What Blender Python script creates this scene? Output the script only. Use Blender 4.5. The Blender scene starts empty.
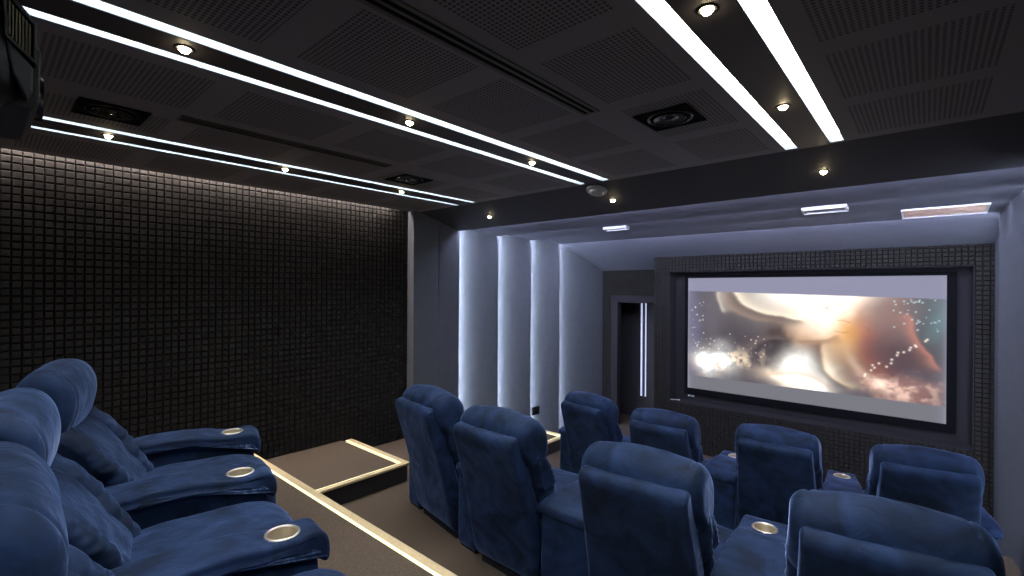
import bpy, math, random
import numpy as np
from mathutils import Vector, Matrix, noise

random.seed(7)
C = bpy.context.scene.collection
H = 2.70                      # camera height above the lowest floor
def zc(z): return z + H       # heights are measured from the camera

# ------------------------------------------------------------------ helpers
class MB:
    def __init__(s): s.v = []; s.f = []
    def add(s, vs, fs):
        o = len(s.v); s.v += [tuple(p) for p in vs]; s.f += [tuple(i + o for i in f) for f in fs]
    def box(s, x0, x1, y0, y1, z0, z1):
        s.hexa([(x0,y0,z0),(x1,y0,z0),(x1,y1,z0),(x0,y1,z0),(x0,y0,z1),(x1,y0,z1),(x1,y1,z1),(x0,y1,z1)])
    def hexa(s, p):
        s.add(p, [(0,3,2,1),(4,5,6,7),(0,1,5,4),(1,2,6,5),(2,3,7,6),(3,0,4,7)])
    def prism(s, poly, axis, a, b):
        """poly of 2-D points extruded along axis ('x': (y,z), 'z': (x,y))"""
        n = len(poly)
        def P(q, t): return (t, q[0], q[1]) if axis == 'x' else (q[0], q[1], t)
        vs = [P(q, a) for q in poly] + [P(q, b) for q in poly]
        fs = [tuple(range(n))[::-1], tuple(range(n, 2*n))]
        fs += [(i, (i+1) % n, n + (i+1) % n, n + i) for i in range(n)]
        s.add(vs, fs)
    def lathe(s, prof, n=40, c=(0,0,0)):
        vs = []
        for r, z in prof:
            for k in range(n):
                a = 2*math.pi*k/n
                vs.append((c[0] + r*math.cos(a), c[1] + r*math.sin(a), c[2] + z))
        fs = []
        for i in range(len(prof)-1):
            for k in range(n):
                k2 = (k+1) % n
                fs.append((i*n+k, i*n+k2, (i+1)*n+k2, (i+1)*n+k))
        s.add(vs, fs)
    def mesh(s, name, mat, smooth=False):
        me = bpy.data.meshes.new(name); me.from_pydata(s.v, [], s.f); me.update()
        import bmesh
        b = bmesh.new(); b.from_mesh(me); bmesh.ops.recalc_face_normals(b, faces=b.faces); b.to_mesh(me); b.free()
        if mat: me.materials.append(mat)
        if smooth:
            for p in me.polygons: p.use_smooth = True
        return me
    def build(s, name, mat, parent=None, smooth=False, bevel=0, autosmooth=None):
        return obj(name, s.mesh(name, mat, smooth), parent, bevel)

def obj(name, me, parent=None, bevel=0):
    o = bpy.data.objects.new(name, me); C.objects.link(o)
    if parent is not None: o.parent = parent
    if bevel:
        m = o.modifiers.new('bevel', 'BEVEL'); m.width = bevel; m.segments = 2; m.limit_method = 'ANGLE'
    return o

def tag(o, label, cat, group=None):
    o['label'] = label; o['category'] = cat
    if group: o['group'] = group
    return o

def thing(name, label, cat, loc=(0,0,0), rotz=0, group=None):
    o = bpy.data.objects.new(name, None); C.objects.link(o)
    o.location = loc; o.rotation_euler = (0,0,rotz); o.empty_display_size = .1
    return tag(o, label, cat, group)

def struct(name, mb, mat, **k):
    o = mb.build(name, mat, **k); o['kind'] = 'structure'; return o

# ------------------------------------------------------------------ materials
def new_mat(name):
    m = bpy.data.materials.new(name); m.use_nodes = True
    return m, m.node_tree, m.node_tree.nodes['Principled BSDF']
def mat(name, col, rough=.6, metal=0, noise_amt=0, noise_scale=20, bump=0, spec=.5):
    m, t, b = new_mat(name)
    b.inputs['Base Color'].default_value = (*col, 1); b.inputs['Roughness'].default_value = rough
    b.inputs['Metallic'].default_value = metal; b.inputs['Specular IOR Level'].default_value = spec
    if noise_amt or bump:
        tc = t.nodes.new('ShaderNodeTexCoord'); n = t.nodes.new('ShaderNodeTexNoise')
        n.inputs['Scale'].default_value = noise_scale; n.inputs['Detail'].default_value = 4
        t.links.new(tc.outputs['Object'], n.inputs['Vector'])
        if noise_amt:
            r = t.nodes.new('ShaderNodeMapRange')
            r.inputs['To Min'].default_value = 1 - noise_amt; r.inputs['To Max'].default_value = 1 + noise_amt
            r.inputs['From Min'].default_value = .25; r.inputs['From Max'].default_value = .75
            t.links.new(n.outputs['Fac'], r.inputs['Value'])
            mx = t.nodes.new('ShaderNodeVectorMath'); mx.operation = 'SCALE'
            mx.inputs[0].default_value = col
            t.links.new(r.outputs['Result'], mx.inputs['Scale']); t.links.new(mx.outputs[0], b.inputs['Base Color'])
        if bump:
            bp = t.nodes.new('ShaderNodeBump'); bp.inputs['Strength'].default_value = bump; bp.inputs['Distance'].default_value = .004
            t.links.new(n.outputs['Fac'], bp.inputs['Height']); t.links.new(bp.outputs['Normal'], b.inputs['Normal'])
    return m
def emis(name, col, strength):
    m, t, b = new_mat(name)
    b.inputs['Base Color'].default_value = (.8,.8,.8,1)
    b.inputs['Emission Color'].default_value = (*col, 1); b.inputs['Emission Strength'].default_value = strength
    return m

M = {}
M['foam'] = mat('black_acoustic_foam', (.026,.0245,.0238), .9, spec=.06)
M['foam_front'] = mat('black_acoustic_foam_front', (.027,.025,.024), .9, spec=.08)
M['carpet'] = mat('brown_carpet', (.118,.089,.068), .95, noise_amt=.45, noise_scale=160, bump=.6, spec=.1)
M['panel'] = mat('grey_blue_fabric_panel', (.110,.119,.138), .85, noise_amt=.06, noise_scale=9, spec=.2)
M['cpanel'] = mat('grey_lilac_ceiling_panel', (.155,.162,.205), .8, noise_amt=.05, noise_scale=9, spec=.2)
M['beam'] = mat('dark_painted_beam', (.050,.049,.060), .7)
M['plain'] = mat('dark_plaster', (.05,.05,.055), .85)
M['dark'] = mat('dark_painted_board', (.018,.018,.021), .6)
M['board'] = mat('dark_ceiling_board', (.060,.054,.062), .6)
M['recess'] = mat('charcoal_recess_lining', (.030,.028,.034), .85, spec=.15)
M['black'] = mat('matt_black', (.006,.006,.008), .9, spec=.08)
M['gold'] = mat('brushed_brass_nosing', (.80,.64,.38), .5, metal=.15, noise_amt=.08, noise_scale=40)
M['white'] = mat('white_enamel', (.8,.8,.8), .4)
M['peach'] = mat('peach_louvre', (.90,.66,.52), .5)
M['beige_slot'] = mat('bronze_slot_frame', (.105,.098,.085), .5, metal=.2)
M['ring'] = mat('brushed_champagne_steel', (.86,.78,.66), .28, metal=.85)
M['bowl'] = mat('champagne_steel_bowl', (.62,.55,.42), .38, metal=.7)
M['plastic'] = mat('black_projector_plastic', (.010,.010,.012), .42)
M['plastic_grey'] = mat('graphite_projector_plastic', (.045,.042,.042), .42)
M['grille'] = mat('bronze_grille', (.22,.18,.11), .4, metal=.6)
M['base'] = mat('black_chair_base', (.010,.013,.022), .8)
M['smoke'] = mat('offwhite_plastic', (.36,.35,.34), .5)
M['glass_dark'] = mat('dark_speaker_cone', (.012,.012,.014), .25)

M['strip'] = emis('cool_white_strip', (.92,.955,1.0), 35.0)
M['cove'] = emis('warm_cove_strip', (1.0,.86,.78), 170)
M['panel_led'] = emis('ice_white_panel_led', (.74,.84,1.0), 215.0)
M['panel_led_right'] = emis('ice_white_right_panel_led', (.74,.84,1.0), 45.0)
M['ceil_led'] = emis('ice_white_ceiling_led', (.68,.72,1.0), 115.0)
M['step_led'] = emis('pale_yellow_step_led', (1.0,.90,.38), 1.0)
M['lamp'] = emis('warm_lamp_lens', (1.0,.80,.48), 60.0)
M['door_led'] = emis('cold_corridor_led', (.62,.68,1.0), .85)
M['slotwall'] = mat('anodised_light_channel', (.128,.155,.172), .6)

# blue velvet: nap blotches, sheen
def velvet():
    m, t, b = new_mat('royal_blue_velvet')
    N = t.nodes; L = t.links
    tc = N.new('ShaderNodeTexCoord')
    n1 = N.new('ShaderNodeTexNoise'); n1.inputs['Scale'].default_value = 4.5; n1.inputs['Detail'].default_value = 5; n1.inputs['Distortion'].default_value = 1.2
    oi = N.new('ShaderNodeObjectInfo'); ad = N.new('ShaderNodeVectorMath'); ad.operation = 'ADD'
    L.new(tc.outputs['Object'], ad.inputs[0]); L.new(oi.outputs['Random'], ad.inputs[1])
    L.new(ad.outputs[0], n1.inputs['Vector'])
    cr = N.new('ShaderNodeValToRGB')
    e = cr.color_ramp.elements
    e[0].position = .34; e[0].color = (.004,.013,.036,1)
    e[1].position = .70; e[1].color = (.018,.044,.126,1)
    L.new(n1.outputs['Fac'], cr.inputs['Fac']); L.new(cr.outputs['Color'], b.inputs['Base Color'])
    b.inputs['Roughness'].default_value = .75; b.inputs['Specular IOR Level'].default_value = .25
    b.inputs['Sheen Weight'].default_value = .9; b.inputs['Sheen Roughness'].default_value = .30
    sr = N.new('ShaderNodeValToRGB'); s = sr.color_ramp.elements
    s[0].position = .40; s[0].color = (.14,.25,.56,1); s[1].position = .64; s[1].color = (.40,.55,1.0,1)
    L.new(n1.outputs['Fac'], sr.inputs['Fac']); L.new(sr.outputs['Color'], b.inputs['Sheen Tint'])
    n2 = N.new('ShaderNodeTexNoise'); n2.inputs['Scale'].default_value = 13; n2.inputs['Detail'].default_value = 3; n2.inputs['Distortion'].default_value = .6
    L.new(tc.outputs['Object'], n2.inputs['Vector'])
    bp = N.new('ShaderNodeBump'); bp.inputs['Strength'].default_value = .35; bp.inputs['Distance'].default_value = .02
    L.new(n2.outputs['Fac'], bp.inputs['Height']); L.new(bp.outputs['Normal'], b.inputs['Normal'])
    return m
M['velvet'] = velvet()

# ceiling boards with fields of round perforations
PX = [(-4.90,-4.38),(-3.80,-3.40),(-3.14,-2.60),(-2.06,-1.52),(-1.30,-.84),(-.34,.225)]
def perforated():
    m, t, b = new_mat('perforated_ceiling_board')
    N = t.nodes; L = t.links
    def mth(op, a, c=None, d=None):
        n = N.new('ShaderNodeMath'); n.operation = op
        for i, q in enumerate((a, c, d)):
            if q is None: continue
            if isinstance(q, (int, float)): n.inputs[i].default_value = q
            else: L.new(q, n.inputs[i])
        return n.outputs[0]
    tc = N.new('ShaderNodeTexCoord'); sp = N.new('ShaderNodeSeparateXYZ'); L.new(tc.outputs['Object'], sp.inputs[0])
    x, y = sp.outputs['X'], sp.outputs['Y']
    p = .0218
    fx = mth('SUBTRACT', mth('FRACT', mth('DIVIDE', mth('ADD', x, 20), p)), .5)
    fy = mth('SUBTRACT', mth('FRACT', mth('DIVIDE', mth('ADD', y, 20), p)), .5)
    d = mth('ADD', mth('MULTIPLY', fx, fx), mth('MULTIPLY', fy, fy))
    hole = mth('LESS_THAN', d, .115)
    per = mth('FRACT', mth('DIVIDE', mth('ADD', y, 20*.735 - .905), .735))
    ym = mth('LESS_THAN', per, .595/.735)
    xm = None
    for a, c in PX:
        r = mth('MULTIPLY', mth('GREATER_THAN', x, a), mth('LESS_THAN', x, c))
        xm = r if xm is None else mth('ADD', xm, r)
    k = mth('MULTIPLY', mth('MULTIPLY', hole, ym), xm)
    mx = N.new('ShaderNodeMix'); mx.data_type = 'RGBA'
    L.new(k, mx.inputs['Factor'])
    mx.inputs['A'].default_value = (.235,.222,.238,1); mx.inputs['B'].default_value = (.065,.060,.066,1)
    L.new(mx.outputs['Result'], b.inputs['Base Color'])
    b.inputs['Roughness'].default_value = .75; b.inputs['Specular IOR Level'].default_value = .3
    return m
M['ceiling'] = perforated()

# ------------------------------------------------------------------ room
WL, WR, YB = -5.125, .66, -1.35            # left wall base, right wall, back wall
CE = 1.0                                   # ceiling above camera
T0, T1, S2, T2, S1, T3 = -2.70, -2.31, -2.13, -1.95, -1.77, -1.59
Y3, YS1, Y2, YS2, Y1, XS = 1.76, 2.915, 4.05, 5.68, 5.98, -3.935

b = MB(); b.box(WL-.1, WR+.1, YB-.1, 9.5, zc(T0)-.1, zc(T0)); struct('floor', b, M['carpet'])
b = MB(); b.box(WL, WR, YB, Y3-.02, zc(T0), zc(T3)); struct('floor_tier_back', b, M['carpet'])
b = MB(); b.box(WL, WR, Y3-.02, Y2-.02, zc(T0), zc(T2)); struct('floor_tier_middle', b, M['carpet'])
b = MB(); b.box(WL, WR, Y2-.02, Y1-.02, zc(T0), zc(T1)); struct('floor_tier_front', b, M['carpet'])
b = MB(); b.box(WL, XS-.02, Y3-.02, YS1-.02, zc(T2), zc(S1)-.02); struct('step_riser_block', b, M['dark'])
b = MB(); b.box(WL, XS-.10, Y3-.02, YS1-.10, zc(S1)-.02, zc(S1)); struct('step_landing_top', b, M['carpet'])
b = MB(); b.box(WL, XS-.02, Y2-.02, YS2-.02, zc(T1), zc(S2)-.02); struct('step_riser_block.001', b, M['dark'])
b = MB(); b.box(WL, XS-.10, Y2-.02, YS2-.10, zc(S2)-.02, zc(S2)); struct('step_landing_top.001', b, M['carpet'])

# brass nosings with a light line set into each
def nosing(label, segs, z, group='brass step edges with light lines'):
    t = thing('step_edge_light', label, 'step edge light', (segs[0][0], segs[0][2], zc(z)), 0, group)
    n = MB(); l = MB()
    ox, oy, oz = t.location
    for (x0, x1, y0, y1, side) in segs:      # outer footprint of the bar; side = where the light line lies
        w = .056
        if side == 'y':                       # bar runs along x, outer edge at y1
            n.box(x0-ox, x1-ox, y1-w-oy, y1-oy, -.012, .008); l.box(x0-ox, x1-ox-(w if x1 == XS else 0), y1-w-.021-oy, y1-w-oy, -.022, .004)
        else:                                 # bar runs along y, outer edge at x1
            n.box(x1-w-ox, x1-ox, y0-oy, y1-oy, -.012, .0075); l.box(x1-w-.021-ox, x1-w-ox, y0-oy, y1-w-.021-oy, -.022, .0035)
    n.build('nosing', M['gold'], t); l.build('light_line', M['step_led'], t)
    return t
nosing('long brass edge with light line in front of the rear row of recliners', [(-5.06, WR, 0, Y3, 'y')], T3)
nosing('L-shaped brass edge with light line on the step by the foam wall', [(-5.06, XS, 0, YS1, 'y'), (0, XS, Y3+.03, YS1, 'x')], S1)
nosing('brass edge of the middle row tier, mostly hidden behind the recliners', [(XS+.02, .25, 0, Y2, 'y')], T2)
nosing('brass edge of the front row tier, hidden behind the front recliners', [(-4.96, .15, 0, Y1, 'y')], T1)
nosing('brass edge with light line on the lower step by the glowing wall panels', [(-4.97, XS, 0, YS2, 'y'), (0, XS, Y2+.03, YS2, 'x')], S2)

# foam: a field of rounded square blocks on a backing, one mesh per wall
def foam_mesh(rects, p, place, depth=.030, holes=()):
    mb = MB()
    def blk(u, v, uw, vw):
        g = .0030; r = .0075
        o = len(mb.v)
        rings = [(g*.3, 0), (g*.8, depth*.66), (g*.8+.003, depth*.92), (g+r, depth)]
        for ins, h in rings:
            h2 = h
            for a, c in ((u+ins, v+ins), (u+uw-ins, v+ins), (u+uw-ins, v+vw-ins), (u+ins, v+vw-ins)):
                mb.v.append(place(a, c, h2))
        for k in range(3):
            for i in range(4):
                j = (i+1) % 4
                mb.f.append((o+4*k+i, o+4*k+j, o+4*k+4+j, o+4*k+4+i))
        mb.f.append((o+12, o+13, o+14, o+15))
    for (u0, u1, v0, v1) in rects:
        nu = max(1, round((u1-u0)/p)); nv = max(1, round((v1-v0)/p))
        du = (u1-u0)/nu; dv = (v1-v0)/nv
        q = [place(u0,v0,.0005), place(u1,v0,.0005), place(u1,v1,.0005), place(u0,v1,.0005)]
        mb.add(q, [(0,1,2,3)])
        for i in range(nu):
            for j in range(nv):
                blk(u0+i*du, v0+j*dv, du, dv)
    return mb
FP = .058
b = foam_mesh([(YB, 3.72, zc(T3), zc(1.09)), (1.76, 2.9, zc(S1), zc(T3)), (2.9, 3.72, zc(T2), zc(T3))], FP, lambda u, v, h: (WL + h, u, v))
b.box(WL-.1, WL, YB-.1, 9.5, zc(T0), zc(1.15))
struct('wall_left', b, M['foam'])
b = foam_mesh([(YB, 3.72, zc(T3), zc(1.0))], FP*2, lambda u, v, h: (WR - h, u, v))
b.box(WR, WR+.1, YB-.1, 9.5, zc(T0), zc(1.15))
struct('wall_right', b, M['foam'])
b = MB(); b.box(WL-.1, WR+.1, YB-.1, YB, zc(T0), zc(1.15)); struct('wall_back', b, M['plain'])

# ceiling boards between the light slots
SLOTS = [(-4.245,-4.180),(-3.970,-3.900),(-2.490,-2.422),(-2.248,-2.172),(-.765,-.684),(-.500,-.417)]
SY0, SY1 = -1.0, 3.79
b = MB(); edges = [-5.035] + [q for s in SLOTS for q in s] + [WR]
for k in range(0, len(edges), 2):
    if k in (2, 6, 10): continue
    b.box(edges[k], edges[k+1], YB, 3.84, zc(CE), zc(CE)+.03)
for s in SLOTS:
    b.box(s[0], s[1], YB, SY0, zc(CE), zc(CE)+.03); b.box(s[0], s[1], SY1, 3.84, zc(CE), zc(CE)+.03)
struct('ceiling', b, M['ceiling'])
for k in (2, 6, 10):
    b = MB(); b.box(edges[k], edges[k+1], YB, 3.84, zc(CE)-.002, zc(CE)+.03); struct('ceiling_light_board', b, M['board'])
b = MB(); b.box(WL-.1, WR+.1, YB-.1, 3.9, zc(1.12), zc(1.2)); struct('ceiling_slab', b, M['plain'])

slot_labels = ['white ceiling light slot nearest the foam wall, along its left edge of the pair',
 'right-hand slot of the white ceiling light pair nearest the foam wall',
 'left-hand slot of the middle pair of white ceiling light slots',
 'right-hand slot of the middle pair of white ceiling light slots',
 'left-hand slot of the widest, brightest ceiling light pair above the screen end',
 'rightmost white ceiling light slot in the photo']
for (x0, x1), lab in zip(SLOTS, slot_labels):
    t = thing('linear_ceiling_light', lab, 'ceiling light', ((x0+x1)/2, 1.4, zc(CE)), 0, 'recessed linear ceiling lights')
    w = (x1-x0)/2; a, c = SY0-1.4, SY1-1.4; e = .001
    m = MB(); hh = .072
    m.box(-w+e, -w+.004, a, c, .0, hh); m.box(w-.004, w-e, a, c, .0, hh)
    m.box(-w+.004, w-.004, a, a+.004, .0, hh); m.box(-w+.004, w-.004, c-.004, c, .0, hh); m.box(-w, w, a, c, hh, hh+.005)
    m.build('housing', M['slotwall'], t)
    m = MB(); m.box(-w+.006, w-.006, a+.006, c-.006, hh-.014, hh-.002); m.build('diffuser', M['strip'], t)

# warm cove line above the foam wall
m = MB(); m.box(WL+.045, WL+.075, YB+.05, 3.45, zc(1.085), zc(1.10))
tag(m.build('cove_light', M['cove']), 'warm hidden light line along the top of the black foam wall', 'light strip')

# downlights
def downlight(x, y, z, label, tilt=0, power=16, spread=70):
    t = thing('downlight', label, 'downlight', (x, y, z), 0, 'small warm ceiling spotlights')
    t.rotation_euler = (tilt, 0, 0)
    m = MB(); m.lathe([(.022,-.001),(.024,-.004),(.034,-.005),(.037,-.001),(.037,.002)], 32); m.build('trim_ring', M['dark'], t, smooth=True)
    m = MB(); m.lathe([(.0005,-.021),(.008,-.020),(.015,-.0155),(.020,-.008),(.0225,.0005)], 24); m.build('lens', M['lamp'], t, smooth=True)
    ld = bpy.data.lights.new('downlight_beam', 'SPOT'); ld.energy = power; ld.color = (1.0,.83,.60)
    ld.spot_size = math.radians(spread); ld.spot_blend = .7; ld.shadow_soft_size = .02
    lo = bpy.data.objects.new('downlight_beam', ld); C.objects.link(lo); lo.parent = t; lo.location = (0,0,-.028)
    lo['kind'] = 'helper'
    return t
rows = [(-4.06,'in the light pair nearest the foam wall'),(-2.335,'in the middle light pair'),(-.592,'in the brightest light pair at right')]
ypos = [(.57,'nearest the camera'),(1.71,'second from the camera'),(2.88,'nearest the dark beam')]
for x, xs in rows:
    for y, ys in ypos:
        if x > -1 and y < 1: continue
        if x > -1: ys = 'nearer the camera' if y < 2 else 'nearer the dark beam'
        downlight(x, y, zc(CE)-.001, f'small warm spotlight {xs}, {ys}')
SL = math.atan2(.18, .68)
for x, xs in ((-4.07,'at the left end'),(-2.36,'in the middle, beside the smoke detector'),(-.59,'at the right end')):
    downlight(x, 4.19, zc(.898)-.002, f'small warm spotlight on the dark beam {xs}', -SL, 12)

# ---- the portal and the saw-tooth fabric panels
YP = [3.72, 4.48, 5.29, 6.09, 6.91]
XI, XO, RI, RO = -4.97, -5.115, .545, .640
trim_n = [0]
def trim(mb, m, **k):
    trim_n[0] += 1
    return struct('trim_%d' % trim_n[0], mb, m, **k)
b = MB(); b.box(WL, XI, YP[0], 4.135, zc(T2), zc(1.0)); trim(b, M['panel'], bevel=.003)
b = MB(); b.box(WL, XI, 4.139, YP[1], zc(T0), zc(1.0)); trim(b, M['panel'], bevel=.003)
b = MB(); b.box(RI, WR, YP[0], YP[1], zc(T0), zc(1.0)); trim(b, M['panel'], bevel=.003)
b = MB(); b.prism([(3.82, zc(1.0)), (4.50, zc(.818)), (4.50, zc(1.2)), (3.82, zc(1.2))], 'x', WL, WR); trim(b, M['beam'])
for i in range(1, 5):
    y0 = YP[i] + .012; y1 = YP[i+1] if i < 4 else 8.47
    xi, ri = (XI, RI) if i < 4 else (-4.985, .56)
    b = MB(); b.prism([(XO, y0), (xi, y1), (WL, y1), (WL, y0)], 'z', zc(T0), zc(1.0)); trim(b, M['panel'])
    b = MB(); b.prism([(RO, y0), (ri, y1), (WR+.02, y1), (WR+.02, y0)], 'z', zc(T0), zc(1.0)); trim(b, M['panel'])
    zf = .815 if i < 4 else .385
    z0 = .895
    y0 += (.024 if i == 1 else 0)
    b = MB(); b.prism([(y0, zc(z0)), (y1, zc(zf)), (y1, zc(1.2)), (y0, zc(1.2))], 'x', WL, WR+.02); trim(b, M['cpanel'])
    # light lines hidden in each saw-tooth
    yl = YP[i] + (.022 if i == 1 else 0)
    names = ['first','second','third','fourth']
    t = thing('panel_light', f'upright white light line at the {names[i-1]} glowing left wall panel from the dark pillar', 'light strip', (XI, YP[i], zc(T0)), 0, 'wall panel light lines')
    m = MB(); m.box(-.006, .0, .0, .030, .02, .885-T0); m.build('profile', M['panel'], t)
    m = MB(); m.box(-.010, -.0065, .004, .026, .02, .88-T0); m.build('light_line', M['panel_led'], t)
    m = MB(); m.box(RI+.008, RI+.022, YP[i]+.001, YP[i]+.010, zc(T0)+.02, zc(.83)); tag(m.build('panel_light', M['panel_led_right']), f'light line hidden behind the right wall panel, {names[i-1]} beyond the beam', 'light strip', 'wall panel light lines')
    m = MB(); m.box(XO+.05, RO-.05, yl+.001, yl+.010, zc(.823), zc(.835)); tag(m.build('ceiling_rib_light', M['ceil_led']), f'light line tucked behind the {names[i-1]} ceiling rib beyond the dark beam', 'light strip', 'ceiling rib light lines')

# ---- front wall: foam-clad box with a screen recess, and a set-back foam wall with the doorway
YF, YR, YSB = 7.89, 8.46, 8.16
BX0, BX1 = -3.62, .62
RX0, RX1, RZ0, RZ1 = -3.352, .422, -1.91, .325
pf = lambda u, v, h: (u, YF + .03 - h, v)
b = foam_mesh([(BX0, RX0, zc(T0), zc(.60)), (RX1, BX1, zc(T0), zc(.60)), (RX0, RX1, zc(RZ1), zc(.60)), (RX0, RX1, zc(T0), zc(RZ0))], FP, pf)
y0 = YF + .03
b.box(BX0, RX0, y0+.001, YR+.1, zc(T0), zc(.62)); b.box(RX1, BX1, y0+.001, YR+.1, zc(T0), zc(.62))
b.box(RX0, RX1, y0+.001, YR+.1, zc(RZ1), zc(.62)); b.box(RX0, RX1, y0+.001, YR+.1, zc(T0), zc(RZ0))
struct('wall_front', b, M['foam_front'])
b = MB()
t_ = .012; e = .002
b.box(RX0+e, RX1-e, YSB, YSB+.05, zc(RZ0)+e, zc(RZ1)-e)                      # lining: back, sides, soffit, ledge
b.box(RX0+e, RX0+t_, YF+.002, YSB, zc(RZ0)+e, zc(RZ1)-e); b.box(RX1-t_, RX1-e, YF+.002, YSB, zc(RZ0)+e, zc(RZ1)-e)
b.box(RX0+t_, RX1-t_, YF+.002, YSB, zc(RZ1)-t_, zc(RZ1)-e); b.box(RX0+t_, RX1-t_, YF+.002, YSB, zc(RZ0)+e, zc(RZ0)+t_)
struct('trim_screen_recess', b, M['recess'])
# set-back wall with doorway
DX0, DX1, DZ = -4.63, -3.80, -.25
pr = lambda u, v, h: (u, YR + .03 - h, v)
b = foam_mesh([(-5.06, DX0-.14, zc(T0), zc(.42)), (DX0-.14, BX0+.02, zc(DZ+.14), zc(.42))], FP, pr)
b.box(WL, DX0-.14, YR+.031, YR+.12, zc(T0), zc(.8)); b.box(DX0-.14, BX0+.1, YR+.031, YR+.12, zc(DZ+.14), zc(.8))
struct('wall_front_setback', b, M['foam_front'])
b = MB()
b.box(DX0-.14, DX0, YR-.03, YR+.12, zc(T0), zc(DZ)); b.box(DX0-.14, DX1+.1, YR-.03, YR+.12, zc(DZ), zc(DZ)+.14)
b.box(DX1, DX1+.1, YR+.0, YR+.12, zc(T0), zc(DZ))
struct('door_1', b, M['recess'], bevel=.006)
b = MB()
b.box(-5.3, -3.2, 9.35, 9.45, zc(T0), zc(.3)); b.box(-5.3, -5.2, YR+.12, 9.35, zc(T0), zc(.3)); b.box(-3.5, -3.4, YR+.12, 9.35, zc(T0), zc(.3)); b.box(-5.3,-3.2, YR+.12, 9.45, zc(.3), zc(.4))
struct('wall_corridor', b, M['plain'])
t = thing('corridor_light', 'cold upright light line seen through the dark doorway left of the screen', 'light strip', (-4.52, 9.33, zc(T0)))
m = MB(); m.box(-.045, -.02, -.012, .018, .46, 2.74); m.build('light_line', M['door_led'], t)
m = MB(); m.box(.012, .035, -.03, .018, .44, 2.75); m.build('profile', M['panel'], t)
m = MB(); m.box(.055, .068, -.012, .018, .46, 2.74); m.build('light_line', M['door_led'], t)

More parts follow.
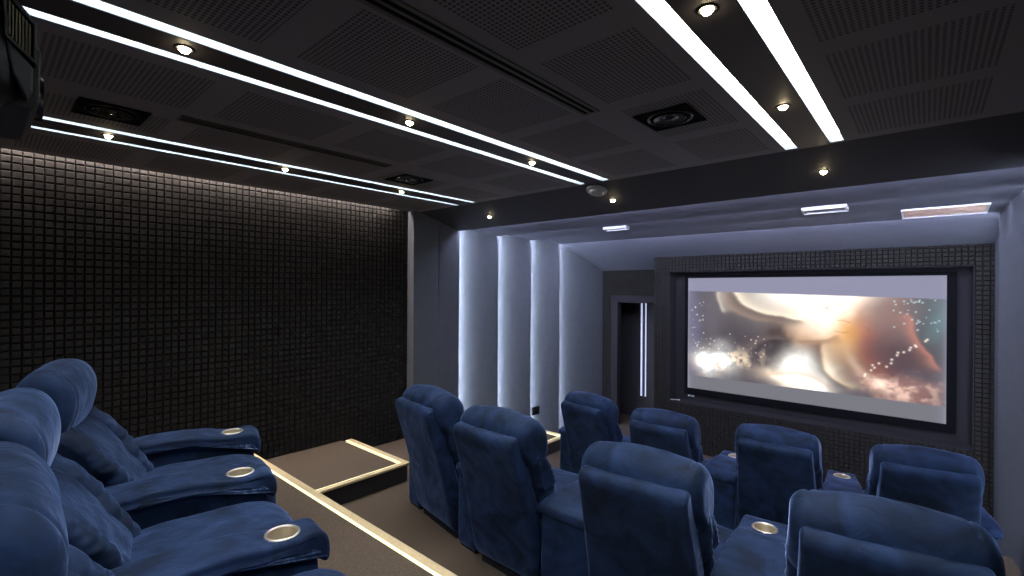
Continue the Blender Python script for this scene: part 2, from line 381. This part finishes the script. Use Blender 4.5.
# ---- screen
SX0, SX1, SZ0, SZ1 = -3.106, .181, -1.675, .211
def screen_pixels(nu, nv):
    u, v = np.meshgrid(np.linspace(0,1,nu), np.linspace(0,1,nv))      # v up
    rng = np.random.default_rng(3)
    def fbm(fx, fy, seed, oc=5):
        out = np.zeros_like(u); a = .5
        r = np.random.default_rng(seed)
        for o in range(oc):
            gx, gy = int(fx*2**o)+2, int(fy*2**o)+2
            g = r.random((gy+1, gx+1))
            X = u*(gx-1); Y = v*(gy-1); i = X.astype(int); j = Y.astype(int); fx_ = X-i; fy_ = Y-j
            fx_ = fx_*fx_*(3-2*fx_); fy_ = fy_*fy_*(3-2*fy_)
            out += a*((g[j,i]*(1-fx_)+g[j,i+1]*fx_)*(1-fy_)+(g[j+1,i]*(1-fx_)+g[j+1,i+1]*fx_)*fy_); a *= .5
        return out
    n1, n2, n3 = fbm(4,3,11), fbm(9,6,12), fbm(30,20,13,3)
    img = np.zeros((nv, nu, 3))
    def srgb(*c): return np.array([(q/255/12.92 if q/255 < .04045 else ((q/255+.055)/1.055)**2.4) for q in c])
    def mix(mask, c):
        mask = np.clip(mask, 0, 1)[..., None]; img[:] = img*(1-mask) + np.asarray(c)*mask
    def blob(x, y, sx, sy, ang=0, p=2, w=.10):
        du = u - x + (n1-.5)*w; dv = (v - y + (n2-.5)*w)
        c, s = math.cos(ang), math.sin(ang); du = du*1.74
        a = (du*c + dv*s)/sx; q = (-du*s + dv*c)/sy
        return np.exp(-(np.abs(a)**p + np.abs(q)**p))
    wx, wy = (n1-.47)*.16, (n2-.47)*.10                              # domain warp
    n4 = fbm(14,10,21)
    U, V = u + wx*.5, v + wy*.5
    def sm(x, w): return 1/(1+np.exp(-np.clip(x/w, -40, 40)))
    img[:] = srgb(112,106,112)
    mix(.8*sm(n2-.47,.06), srgb(92,86,90))
    mix(blob(.02,.62,.07,.60)*.55, srgb(128,130,160))
    mix(blob(.25,.50,.26,.30)*.8, srgb(86,80,84))
    mix(blob(.12,.62,.10,.22)*.5, srgb(120,116,124))
    # warm light pouring in from the top centre
    mix(blob(.60,.72,.30,.34,0,3)*1.0, srgb(226,176,130))
    mix(blob(.56,.92,.42,.22,0,2)*1.5, srgb(255,251,242))
    mix(blob(.66,.74,.20,.18,.2)*1.2, srgb(255,246,232))
    mix(blob(.71,.60,.13,.16)*.9, srgb(244,178,96))
    mix(blob(.775,.50,.07,.22,.2)*.75, srgb(228,126,96))
    mix(blob(.85,.78,.16,.24,-.5,3)*.85, srgb(150,120,114))
    mix(blob(.80,.56,.10,.14,-.5)*.6, srgb(120,92,96))
    mix(blob(.95,.74,.13,.36,0,3)*.9, srgb(102,108,112))
    mix(blob(.965,.70,.05,.14)*.5, srgb(120,152,158))
    mix(blob(.86,.42,.22,.16,0,3)*.8, srgb(96,78,82))
    # bent sheets of bronze: one crisp edge, one fading edge
    def sheet(x0, y0, x1, y1, bend, wdt, c, k=1.0, edge=.006):
        t = ((U-x0)*(x1-x0)+(V-y0)*(y1-y0))/((x1-x0)**2+(y1-y0)**2)
        L_ = math.hypot(x1-x0, y1-y0); d = ((U-x0)*-(y1-y0)+(V-y0)*(x1-x0))/L_ - bend*np.sin(np.clip(t,0,1)*math.pi)
        mix(sm(d, edge)*np.exp(-np.maximum(d,0)/wdt)*sm(t,.03)*sm(1-t,.03)*k, c)
    sheet(.16,.84,.40,.62,-.05,.10, srgb(196,170,150), .8)
    sheet(.20,.90,.52,.66,-.07,.05, srgb(255,240,216), .95)
    sheet(.52,.66,.20,.90,.07,.07, srgb(88,70,68), .8, .004)
    sheet(.13,.93,.18,.70,-.01,.02, srgb(255,240,222), .8, .004)
    mix(blob(.43,.44,.10,.16,.2,3,.2)*.9, srgb(58,52,56))
    mix(blob(.34,.42,.10,.10,.2,2,.2)*.7, srgb(72,66,72))
    sheet(.30,.36,.46,.50,.04,.03, srgb(160,140,132), .5)
    # pale glow low in the middle
    mix(blob(.33,.24,.22,.06,-.25)*.9, srgb(98,86,86))
    mix(blob(.53,.24,.17,.16,-.5,3)*1.3, srgb(255,252,244))
    mix(blob(.44,.18,.16,.06,-.2)*1.0, srgb(255,236,212))
    sheet(.37,.18,.62,.12,.08,.02, srgb(226,172,120), .6)
    sheet(.60,.48,.67,.16,-.05,.05, srgb(250,222,186), .9, .005)
    sheet(.68,.16,.60,.48,.05,.05, srgb(70,54,54), .85, .005)
    mix(blob(.735,.30,.035,.16,.35)*.8, srgb(226,196,172))
    sheet(.66,.56,.50,.50,.02,.04, srgb(120,78,56), .6, .006)
    for q in range(7):
        a = rng.uniform(-1.2,1.2); x = .54+.22*rng.random(); y = .55+.30*rng.random(); l = rng.uniform(.03,.07)
        sheet(x, y, x+l*math.cos(a), y+l*math.sin(a), rng.uniform(-.01,.01), .003, srgb(150,96,60), .7, .002)
    # burst of sparks at left, wreckage at right
    rad = blob(.13,.26,.16,.11,.1)
    mix(rad*1.9*np.clip(n4*2.0,.3,1.2), srgb(255,254,250))
    mix(blob(.22,.30,.22,.07,.15)*sm(n3-.50,.03)*.9, srgb(255,230,200))
    mix(blob(.10,.20,.14,.10,.1)*sm(n3-.53,.03)*.7, srgb(190,140,110))
    mix(blob(.78,.24,.12,.08,-.5)*.8, srgb(150,92,84))
    mix(blob(.88,.19,.22,.075,-.10,3)*.8, srgb(160,120,114))
    mix(blob(.86,.20,.26,.075,-.12)*sm(n3-.50,.04)*.85, srgb(246,206,190))
    mix(blob(.79,.22,.10,.05,-.6)*sm(n4-.46,.04)*.9, srgb(255,226,206))
    sheet(.985,.36,.875,.72,.0,.018, srgb(222,150,128), .85, .003)
    # little lights
    for k in range(190):
        x, y = rng.random(2); s = rng.uniform(.0025,.006)
        if k < 18: x, y = .74 + .012*k + rng.normal(0,.006), .28 + .016*k + rng.normal(0,.012); s = .007
        elif k < 70: x = .84+.14*rng.random(); y = .62+.30*rng.random()
        elif k < 120: x = .03+.34*rng.random(); y = .22+.30*rng.random()
        elif k < 140: x = .02+.06*rng.random(); y = .3+.5*rng.random()
        else: continue
        d = np.hypot((u-x)*1.74, v-y); mix(np.exp(-(d/s)**2)*.85, srgb(255,238,224) if k < 18 or k >= 70 else srgb(200,228,232))
    # letterbox: the picture sits slightly askew on the white cloth
    top = .882 - (u)*.045; bot = .118 - u*.002
    bar = np.clip((v-top)/.004, 0, 1); mix(bar, srgb(146,146,168)); 
    bar = np.clip((bot-v)/.004, 0, 1); mix(bar, srgb(124,124,131))
    img[:] = np.clip((img-.03)*1.06, .01, None)
    img[:] = img * (1 + 1.6*np.clip(img.mean(2, keepdims=True)-.45, 0, 1)**1.2)
    mix(np.exp(-u/.012)*.5, srgb(170,168,190)); mix(np.exp(-(1-u)/.012)*.6, srgb(150,154,170))
    return img
NU, NV = 340, 196
px = screen_pixels(NU, NV)
t = thing('projection_screen', 'large projection screen showing a bright fiery picture in the front wall recess', 'projection screen', ((SX0+SX1)/2, YSB, zc(SZ0)))
ox, oy, oz = t.location
vs = []; fs = []
for j in range(NV):
    for i in range(NU):
        vs.append((SX0 + (SX1-SX0)*i/(NU-1) - ox, -.030, (SZ1-SZ0)*j/(NV-1)))
for j in range(NV-1):
    for i in range(NU-1):
        k = j*NU+i; fs.append((k, k+1, k+NU+1, k+NU))
me = bpy.data.meshes.new('picture'); me.from_pydata(vs, [], fs); me.update()
at = me.color_attributes.new('picture', 'FLOAT_COLOR', 'POINT')
col = np.ones((NU*NV, 4), dtype=np.float32); col[:, :3] = px.reshape(-1, 3)
at.data.foreach_set('color', col.ravel())
m, tr, bs = new_mat('projected_picture')
an = tr.nodes.new('ShaderNodeVertexColor'); an.layer_name = 'picture'
tr.links.new(an.outputs['Color'], bs.inputs['Emission Color']); bs.inputs['Emission Strength'].default_value = 1.0
bs.inputs['Base Color'].default_value = (.02,.02,.02,1); bs.inputs['Roughness'].default_value = .9; bs.inputs['Specular IOR Level'].default_value = .1
me.materials.append(m); obj('picture', me, t)
b = MB(); fw0, fw1, fz0, fz1 = -3.155-ox, .275-ox, -.105, SZ1-SZ0+.045
x0, x1, z1 = SX0-ox, SX1-ox, SZ1-SZ0
b.box(fw0, x0, -.05, .0, fz0, fz1); b.box(x1, fw1, -.05, .0, fz0, fz1); b.box(x0, x1, -.05, .0, z1, fz1); b.box(x0, x1, -.05, .0, fz0, 0); b.box(x0, x1, -.028, .0, 0, z1)
b.build('frame', M['black'], t)

# ------------------------------------------------------------------ ceiling things
def slot_vent(label, x0, x1, y0, y1):
    t = thing('slot_air_vent', label, 'air vent', ((x0+x1)/2, (y0+y1)/2, zc(CE)), 0, 'long slot air vents')
    w, l = (x1-x0)/2, (y1-y0)/2
    m = MB(); m.box(-w,-w+.022,-l,l,-.006,-.0005); m.box(w-.022,w,-l,l,-.006,-.0005); m.box(-.008,.008,-l+.012,l-.012,-.006,-.0005)
    m.box(-w+.022,w-.022,-l,-l+.012,-.006,-.0005); m.box(-w+.022,w-.022,l-.012,l,-.006,-.0005); m.build('frame', M['beige_slot'], t)
    m = MB(); m.box(-w+.022,-.008,-l+.012,l-.012,-.002,-.0004); m.box(.008,w-.022,-l+.012,l-.012,-.002,-.0004); m.build('dark_slot', M['black'], t)
slot_vent('long bronze slot air vent in the ceiling between the middle and right light pairs', -1.485, -1.375, .0, 2.29)
slot_vent('thin long slot air vent in the ceiling between the left and middle light pairs', -3.36, -3.25, .78, 2.22)
def ceil_speaker(label, x, y):
    t = thing('ceiling_speaker', label, 'speaker', (x, y, zc(CE)), 0, 'square black ceiling speakers')
    w = .155
    m = MB(); q = .135
    m.box(-w,w,-w,-q,-.010,-.0005); m.box(-w,w,q,w,-.010,-.0005); m.box(-w,-q,-q,q,-.010,-.0005); m.box(q,w,-q,q,-.010,-.0005); m.box(-q,q,-q,q,-.003,-.0005)
    m.build('frame', M['black'], t, bevel=.001)
    m = MB(); m.lathe([(.112,-.003),(.116,-.009),(.124,-.010),(.128,-.003)], 48); m.build('surround_ring', M['glass_dark'], t, smooth=True)
    m = MB(); m.lathe([(.09,-.010),(.085,-.007),(.05,-.004),(.03,-.0045),(.027,-.010),(.001,-.014)], 48); m.build('cone', M['glass_dark'], t, smooth=True)
ceil_speaker('square black ceiling speaker left of the brightest ceiling lights', -1.125, 2.65)
ceil_speaker('square black ceiling speaker beside the projector', -3.50, .505)
ceil_speaker('square black ceiling speaker near the left end of the beam', -3.565, 2.61)

t = thing('smoke_detector', 'small off-white smoke detector on the dark beam beside a spotlight', 'smoke detector', (-2.40, 3.95, zc(.967)))
t.rotation_euler = (-SL, 0, 0)
m = MB(); m.lathe([(.001,-.050),(.05,-.050),(.068,-.042),(.074,-.024)], 32); m.build('sensor_cap', M['smoke'], t, smooth=True)
m = MB(); m.lathe([(.074,-.024),(.094,-.022),(.100,-.006),(.100,0)], 32); m.build('mounting_base', M['smoke'], t, smooth=True)

def bar_vent(label, x0, x1, y, d, zz, slope, warm):
    t = thing('bar_air_vent', label, 'air vent', ((x0+x1)/2, y, zc(zz)), 0, 'pale bar vents on the ribbed ceiling')
    t.rotation_euler = (-slope, 0, 0)
    w = (x1-x0)/2
    m = MB(); m.box(-w,w,-d,-d+.018,-.030,.004); m.box(-w,w,d-.018,d,-.034,.004); m.box(-w,-w+.02,-d,d,-.030,.004); m.box(w-.02,w,-d,d,-.030,.004)
    m.build('frame', M['white'], t)
    m = MB(); n = max(3, int(d*2/.03))
    for i in range(n):
        yy = -d+.02+(2*d-.05)*i/n
        m.hexa([(-w+.02,yy,-.026),(w-.02,yy,-.026),(w-.02,yy+.004,-.026),(-w+.02,yy+.004,-.026),(-w+.02,yy+.014,.0),(w-.02,yy+.014,.0),(w-.02,yy+.018,.0),(-w+.02,yy+.018,.0)])
    m.build('louvre', M['peach'] if warm else M['smoke'], t)
slp = math.atan2(.08, .80)
bar_vent('small pale bar vent left of the wide peach one on the ribbed ceiling', -.985, -.60, 5.70, .085, .845, slp, False)
bar_vent('wide peach and white bar vent on the ceiling near the right wall', -.215, .445, 6.52, .19, .845, slp, True)
bar_vent('smallest pale bar vent, on the ribbed ceiling below the smoke detector', -3.33, -2.98, 5.70, .055, .845, slp, False)

# ------------------------------------------------------------------ projector
t = thing('projector', 'black projector hanging from the ceiling in the top left corner', 'projector', (-1.58, -.190, zc(.358)))
o_ = t.location
def soft_extrude(prof, w, r, nseg=7, nx=2, disp=None, xscale=None, n=72, smooth_it=2, cap=True):
    """closed (y,z) profile swept along x, rounded at both ends, optionally displaced"""
    P = np.array(prof, float)
    for _ in range(smooth_it):
        Q = np.roll(P, -1, 0); P = np.stack([P*.75+Q*.25, P*.25+Q*.75], 1).reshape(-1, 2)
    d = np.hypot(*(np.roll(P,-1,0)-P).T); s = np.concatenate([[0], np.cumsum(d)]); PP = np.vstack([P, P[:1]])
    q = np.linspace(0, s[-1], n, endpoint=False)
    P = np.stack([np.interp(q, s, PP[:,0]), np.interp(q, s, PP[:,1])], 1)
    T = np.roll(P,-1,0)-np.roll(P,1,0); T /= np.hypot(*T.T)[:,None]
    Nn = np.stack([T[:,1], -T[:,0]], 1)
    area = .5*np.sum(P[:,0]*np.roll(P[:,1],-1)-np.roll(P[:,0],-1)*P[:,1])
    if area < 0: Nn = -Nn
    cen = P.mean(0)
    sl = []
    for k in range(nseg+1):
        a = math.pi/2*k/nseg; sl.append((-w/2 + r - r*math.cos(math.pi/2-a) if False else -w/2 + r*(1-math.sin(a)) , r*(1-math.cos(math.pi/2 - a))))
    sl = [(-w/2 + r*(1-math.cos(a)), r*(1-math.sin(a))) for a in [math.pi/2*k/nseg for k in range(nseg+1)]]
    mid = [(x, 0) for x in np.linspace(-w/2+r, w/2-r, nx+2)[1:-1]]
    sl = sl + mid + [(-x, i) for x, i in sl[::-1]]
    mb = MB(); V = []
    for x, ins in sl:
        ring = P - Nn*ins
        for (yy, zz), nn in zip(ring, Nn):
            p = Vector((x, yy, zz))
            if xscale: p.x *= xscale(yy, zz)
            if disp:
                e = math.copysign(ins/max(r,1e-6), x)
                nv = Vector((e, nn[0]*(1-abs(e)), nn[1]*(1-abs(e)))); 
                p += nv*disp(p, nv)
            V.append(p)
    F = []
    for k in range(len(sl)-1):
        for i in range(n):
            j = (i+1) % n; F.append((k*n+i, k*n+j, (k+1)*n+j, (k+1)*n+i))
    mb.add(V, F)
    for k, sgn in ((0, -1), (len(sl)-1, 1)):
        ringc = sum((Vector(v) for v in V[k*n:(k+1)*n]), Vector())/n
        mb.v.append(tuple(ringc)); ci = len(mb.v)-1
        for i in range(n): mb.f.append((k*n+i, k*n+(i+1) % n, ci))
    return mb
pr_ = [(-.40,.005),(.10,-.005),(.19,-.003),(.235,.012),(.255,.04),(.260,.09),(.250,.15),(.230,.21),(.21,.28),(.17,.36),(.0,.40),(-.40,.40)]
soft_extrude(pr_, .42, .06, 6, 4).build('body', M['plastic'], t, smooth=True)
b = MB()
for k in range(7):                      # vent slats on the front corner, facing the seats at right
    y = .230 + .0047*k; zt = .214 - .0058*k; zb = .145 - .0058*k
    b.hexa([(.190,y,zb),(.203,y,zb),(.203,y+.0024,zb),(.190,y+.0024,zb),(.190,y,zt),(.203,y,zt),(.203,y+.0024,zt-.003),(.190,y+.0024,zt-.003)])
b.build('vent_grille', M['grille'], t)
b = MB(); b.prism([(.08,.28),(.224,.228),(.266,.180),(.266,.098),(.226,.140),(.08,.12)], 'x', .15, .188); b.build('vent_backing', M['black'], t)
b = MB(); b.prism([(.222,.232),(.228,.232),(.269,.182),(.269,.176),(.265,.176),(.224,.224)], 'x', .188, .208); b.prism([(.222,.228),(.227,.224),(.229,.142),(.225,.138)], 'x', .188, .208)
b.prism([(.225,.146),(.269,.102),(.269,.095),(.225,.138)], 'x', .188, .208); b.prism([(.265,.178),(.269,.178),(.269,.098),(.265,.100)], 'x', .188, .208); b.build('vent_frame', M['plastic_grey'], t, bevel=.001)
b = MB(); b.prism([(.226,.134),(.264,.092),(.264,.040),(.256,.022),(.236,.07)], 'x', .17, .204); b.build('corner_cover', M['plastic_grey'], t, bevel=.004)
b = MB(); b.prism([(.20,.01),(.262,.012),(.276,.03),(.278,.142),(.268,.154),(.20,.154)], 'x', -.15, .165); b.build('front_bezel', M['plastic_grey'], t, bevel=.004)
ln = MB(); ln.lathe([(.001,.012),(.03,.02),(.04,.03),(.05,.03),(.052,0)], 32)
lo = ln.build('lens', M['glass_dark'], t, smooth=True); lo.location = (-.02,.262,.09); lo.rotation_euler = (-math.pi/2,0,0)
b = MB(); b.lathe([(.025,.39),(.025,zc(CE)-o_[2]-.012),(.07,zc(CE)-o_[2]-.012),(.07,zc(CE)-o_[2]-.001)], 24); b.build('ceiling_mount', M['plastic'], t, smooth=False)

# ------------------------------------------------------------------ recliners
def nz(p, s, seed=0): return noise.noise(Vector((p[0]*s+seed*7.3, p[1]*s-seed*3.1, p[2]*s+seed)))
def d_shell(p, n): return .0035*nz(p, 5, 1) + .002*nz((p[0],p[1],p[2]*.3), 14, 2)
def d_head(p, n):
    return .012*nz(p, 5, 3) + .003*nz((p[0],p[1]*.6,p[2]*.6), 11, 4) + .016*(1-min(1,(p[0]/.30)**2)) - .008*math.exp(-((abs(p[0])-.245)/.008)**2)*(1 if p[1] > -.10 else 0)
def d_back(p, n):
    f = max(0, min(1, (p[1]+.05)/.25))
    return .008*nz(p, 6, 5) + .010*f*nz((p[0]*.8,p[1],p[2]*1.6), 9, 6)
def d_bol(p, n):
    z = p[2] + .04*nz(p, 5, 9) + .25*p[0]
    return .006*nz(p, 7, 7) + .0035*math.sin(z*120 + 4*nz(p,6,31))*max(0,min(1,(.88-p[2])*5)) + .006*nz((p[0],p[1],p[2]*3), 10, 8)
def d_seat(p, n): return .010*nz(p, 5, 10) + .004*nz(p, 14, 11) + .012*(1-min(1,(p[0]/.28)**2))
def d_foot(p, n): return .005*nz(p, 6, 12)
VEL = M['velvet']
me_shell = soft_extrude([(.02,.05),(-.03,.30),(-.10,.60),(-.220,.97),(-.222,1.02),(-.182,1.045),(-.115,1.04),(-.085,.99),(.0,.68),(.10,.34),(.15,.05)], .59, .028, 6, 16, d_shell, lambda y, z: 1.025 - .095*max(0, min(1, (z-.35)/.65))).mesh('backrest_shell', VEL, True)
me_head = soft_extrude([(-.10,.86),(-.145,.96),(-.15,1.04),(-.12,1.10),(-.04,1.135),(.05,1.12),(.11,1.05),(.125,.96),(.10,.86),(.05,.81),(-.03,.80)], .645, .065, 9, 70, d_head, n=90, xscale=lambda y, z: .945 + .055*min(1, max(0,(1.13-z)/.22))).mesh('headrest', VEL, True)
me_back = soft_extrude([(-.05,.84),(.02,.89),(.10,.87),(.165,.74),(.22,.60),(.255,.48),(.25,.40),(.16,.37),(.08,.42),(.02,.60)], .40, .045, 6, 18, d_back, n=84).mesh('back_cushion', VEL, True)
def bol_mesh(sx):
    mb = soft_extrude([(-.08,.93),(.0,.96),(.115,.88),(.195,.72),(.255,.58),(.29,.46),(.285,.38),(.18,.35),(.07,.40),(.0,.60)], .15, .055, 7, 6, d_bol, n=170)
    mb.v = [((x + sx*.245)*(.90 + .115*max(0,min(1,(z-.655)/.05)) - .03*max(0,min(1,(z-.80)/.15))), y, z) for x, y, z in mb.v]
    return mb.mesh('side_bolster', VEL, True)
me_bl, me_br = bol_mesh(-1), bol_mesh(1)
me_seat = soft_extrude([(.16,.30),(.15,.46),(.20,.515),(.45,.525),(.66,.52),(.77,.50),(.845,.44),(.86,.35),(.84,.275),(.70,.25),(.25,.25)], .57, .05, 7, 18, d_seat, n=96).mesh('seat_cushion', VEL, True)
me_foot = soft_extrude([(.79,.09),(.85,.085),(.88,.12),(.885,.22),(.86,.275),(.80,.275)], .56, .03, 5, 12, d_foot, n=40).mesh('footrest', VEL, True)
mb = MB(); mb.box(-.265,.265,.06,.79,.0,.26); me_base = mb.mesh('base', M['base'])

CUPY = .665
def arm_meshes(wr, wf):
    """wedge armrest: wr, wf = half width at the rear and at the front"""
    y0, y1 = .03, .815
    def xs(y, z): 
        k = (y-y0)/(y1-y0); return (wr + (wf-wr)*max(0,min(1,k)))/wr
    def dp(p, n):
        d = .004*nz(p, 8, 21)
        if n[2] > .3:
            r = math.hypot(p[0], p[1]-CUPY)
            if r < .056: d -= .050*min(1, (.060-r)/.006)
        return d
    pad = soft_extrude([(.03,.555),(.025,.60),(.05,.63),(.20,.645),(.42,.648),(.54,.635),(.60,.620),(.72,.616),(.765,.622),(.80,.612),(.828,.575),(.832,.50),(.815,.475),(.785,.50),(.755,.535),(.62,.548),(.50,.570),(.30,.575),(.10,.565)], 2*wr, .024, 6, 34, dp, xs, n=170)
    body = soft_extrude([(.04,.03),(.04,.56),(.06,.58),(.48,.585),(.60,.562),(.74,.55),(.795,.50),(.80,.03),(.78,.02),(.06,.02)], 2*wr-.045, .02, 4, 6, lambda p, n: .004*nz(p, 7, 22), xs, n=90, smooth_it=1)
    return pad.mesh('arm_pad', VEL, True), body.mesh('armrest', VEL, True)
cup = MB(); cup.lathe([(.054,.000),(.056,.006),(.061,.008),(.066,.004),(.067,-.006)], 48); me_cring = cup.mesh('cup_holder', M['ring'], True)
cup = MB(); cup.lathe([(.055,.003),(.053,-.018),(.050,-.040),(.044,-.046),(.001,-.047)], 48); me_bowl = cup.mesh('cup_bowl', M['bowl'], True)
mb = MB(); mb.box(-.09,.09,.06,.78,0,.03); me_plinth = mb.mesh('plinth', M['base'])

def reclined(me, lean, k=1.0):
    m2 = me.copy()
    for v in m2.vertices:
        f = max(0, v.co.z-.45)
        v.co.y -= lean*f/.65
        if v.co.z > .80 and k != 1: v.co.z = .80 + (v.co.z-.80)*k
    return m2
UP = {'backrest_shell': me_shell, 'headrest': me_head, 'back_cushion': me_back, 'bl': me_bl, 'br': me_br}
REAR = {q: reclined(me, 0 if q == 'backrest_shell' else .13, 1.05 if q == 'backrest_shell' else 1) for q, me in UP.items()}
hm = me_head.copy()                      # taller, slimmer headrest of the raised back row
for v in hm.vertices:
    v.co.y = .0 + (v.co.y - .125)*.78; v.co.z = .86 + (v.co.z-.80)*1.0
REAR['headrest'] = hm
def recliner(x, y, z, ang, label, group):
    U = REAR if group == 'rear row recliners' else UP
    t = thing('recliner', label, 'recliner', (x, y, zc(z)), math.radians(ang), group)
    for nme, me in (('backrest_shell', U['backrest_shell']), ('headrest', U['headrest']), ('back_cushion', U['back_cushion']), ('side_bolster', U['bl']), ('side_bolster', U['br']), ('seat_cushion', me_seat), ('footrest', me_foot), ('base', me_base)):
        obj(nme, me, t)
    return t
def arm(chair, world, wr, wf, zpos):
    pad, body = arm_meshes(wr, wf)
    a = obj('armrest', body, chair)
    cw = Matrix.LocRotScale(chair.location, chair.rotation_euler, None)
    a.matrix_basis = cw.inverted() @ world
    p = obj('arm_pad', pad, a)
    r = obj('cup_holder', me_cring, a); r.location = (0, CUPY, .616)
    q = obj('cup_bowl', me_bowl, a); q.location = (0, CUPY, .616)
    obj('plinth', me_plinth, a)
def row(chairs, z, group, endw):
    cs = [(recliner(x, y, z, a, lab, group), x, y, a) for x, y, a, lab in chairs]
    def edge(x, y, a, side, ly):                 # a point on the side of a chair
        c, s = math.cos(math.radians(a)), math.sin(math.radians(a)); lx = side*.312
        return Vector((x + lx*c - ly*s, y + lx*s + ly*c))
    for i, (t, x, y, a) in enumerate(cs):
        if i == 0:
            w = endw[0]; c, s = math.cos(math.radians(a)), math.sin(math.radians(a)); lx = -.312 - w
            arm(t, Matrix.Translation((x+lx*c, y+lx*s, zc(z))) @ Matrix.Rotation(math.radians(a), 4, 'Z'), w, w, z)
        if i < len(cs)-1:
            _, x2, y2, a2 = cs[i+1]
            r1, r2 = edge(x,y,a,1,.03), edge(x2,y2,a2,-1,.03); f1, f2 = edge(x,y,a,1,.8), edge(x2,y2,a2,-1,.8)
            mr, mf = (r1+r2)/2, (f1+f2)/2; d = (mf-mr).normalized()
            an = math.atan2(-d.x, d.y); o = mr - d*.03
            arm(t, Matrix.Translation((o.x, o.y, zc(z))) @ Matrix.Rotation(an, 4, 'Z'), max(.08,(r2-r1).length/2-.004), max(.08,(f2-f1).length/2-.004), z)
        else:
            w = endw[1]; c, s = math.cos(math.radians(a)), math.sin(math.radians(a)); lx = .312 + w
            arm(t, Matrix.Translation((x+lx*c, y+lx*s, zc(z))) @ Matrix.Rotation(math.radians(a), 4, 'Z'), w, w, z)
    return cs
def from_top(x, y, a, lab):
    r = math.radians(a); return (x - .2*math.sin(r), y + .2*math.cos(r), a, lab)
row([(-3.285,.386,-16,'blue velvet recliner of the rear row next to the foam wall'),
     (-2.41,.19,-9,'blue velvet recliner of the rear row, second from the foam wall, lit brightest'),
     (-1.54,.13,-2,'blue velvet recliner of the rear row nearest the camera, cut off at lower left')], T3, 'rear row recliners', (.12,.12))
row([from_top(-3.06,2.275,-10,'leftmost blue recliner of the middle row, beside the step'),
     from_top(-2.14,2.14,-2,'second blue recliner from the left in the middle row'),
     from_top(-1.065,2.06,4,'third blue recliner from the left in the middle row, seen square from behind'),
     from_top(-.09,2.115,10,'rightmost blue recliner of the middle row, largest at lower right')], T2, 'middle row recliners', (.12,.10))
row([from_top(-2.857,4.36,-9,'leftmost blue recliner of the front row, beside the glowing wall panels'),
     from_top(-1.90,4.21,2,'second blue recliner from the left in the front row, below the doorway'),
     from_top(-.95,4.34,4,'third blue recliner from the left in the front row, below the screen'),
     from_top(.02,4.48,12,'rightmost blue recliner of the front row, near the right wall')], T1, 'front row recliners', (.12,.07))

# ------------------------------------------------------------------ small things
m = MB(); m.box(-.004,.012,-.09,.09,0,.13); m.box(.012,.016,-.075,.075,.015,.115)
o = m.build('low_wall_vent', M['black']); o.location = (-5.005, 6.30, zc(-2.13)); o.rotation_euler = (0,0,-.07)
tag(o, 'small black vent low on a wall panel above the lower step', 'air vent')

t = thing('infrared_receiver', 'tiny white receiver under the lower left corner of the projection screen', 'receiver', (-3.05, YSB, zc(-1.815)))
m = MB(); m.box(-.05,.05,-.035,-.001,-.010,.010); m.build('case', M['white'], t, bevel=.003)
m = MB(); m.box(-.015,.015,-.037,-.033,-.006,.006); m.build('sensor_window', M['glass_dark'], t)
m = MB(); m.lathe([(.001,-.07),(.007,-.07),(.007,.05),(.011,.052),(.011,.085),(.001,.087)], 16)
o = m.build('cable_plug', M['white'], smooth=True); o.location = (-3.27, 7.97, zc(RZ0)+.026); o.rotation_euler = (0, math.pi/2, .35)
tag(o, 'tiny white cable plug lying on the ledge at the lower left of the screen recess', 'cable plug')

# ------------------------------------------------------------------ camera
cam = bpy.data.cameras.new('camera'); co = bpy.data.objects.new('camera', cam); C.objects.link(co)
F = 471.7; th = math.radians(41.4); rl = math.radians(.35)
cam.sensor_width = 36; cam.lens = F*36/1024; cam.clip_start = .02; cam.shift_y = 1.3/1024
f = Vector((-math.sin(th), math.cos(th), 0)); r = Vector((math.cos(th), math.sin(th), 0)); u = Vector((0,0,1))
rr = r*math.cos(rl) + u*math.sin(rl); uu = -r*math.sin(rl) + u*math.cos(rl)
mt = Matrix((rr, uu, -f)).transposed().to_4x4(); mt.translation = (0,0,zc(0))
co.matrix_world = mt
S = bpy.context.scene; S.camera = co
w = bpy.data.worlds.new('world'); w.use_nodes = True; w.node_tree.nodes['Background'].inputs[0].default_value = (0,0,0,1); S.world = w
S.view_settings.view_transform = 'Standard'; S.view_settings.look = 'None'; S.view_settings.gamma = 1
S.view_settings.exposure = 0; S.view_settings.use_curve_mapping = False
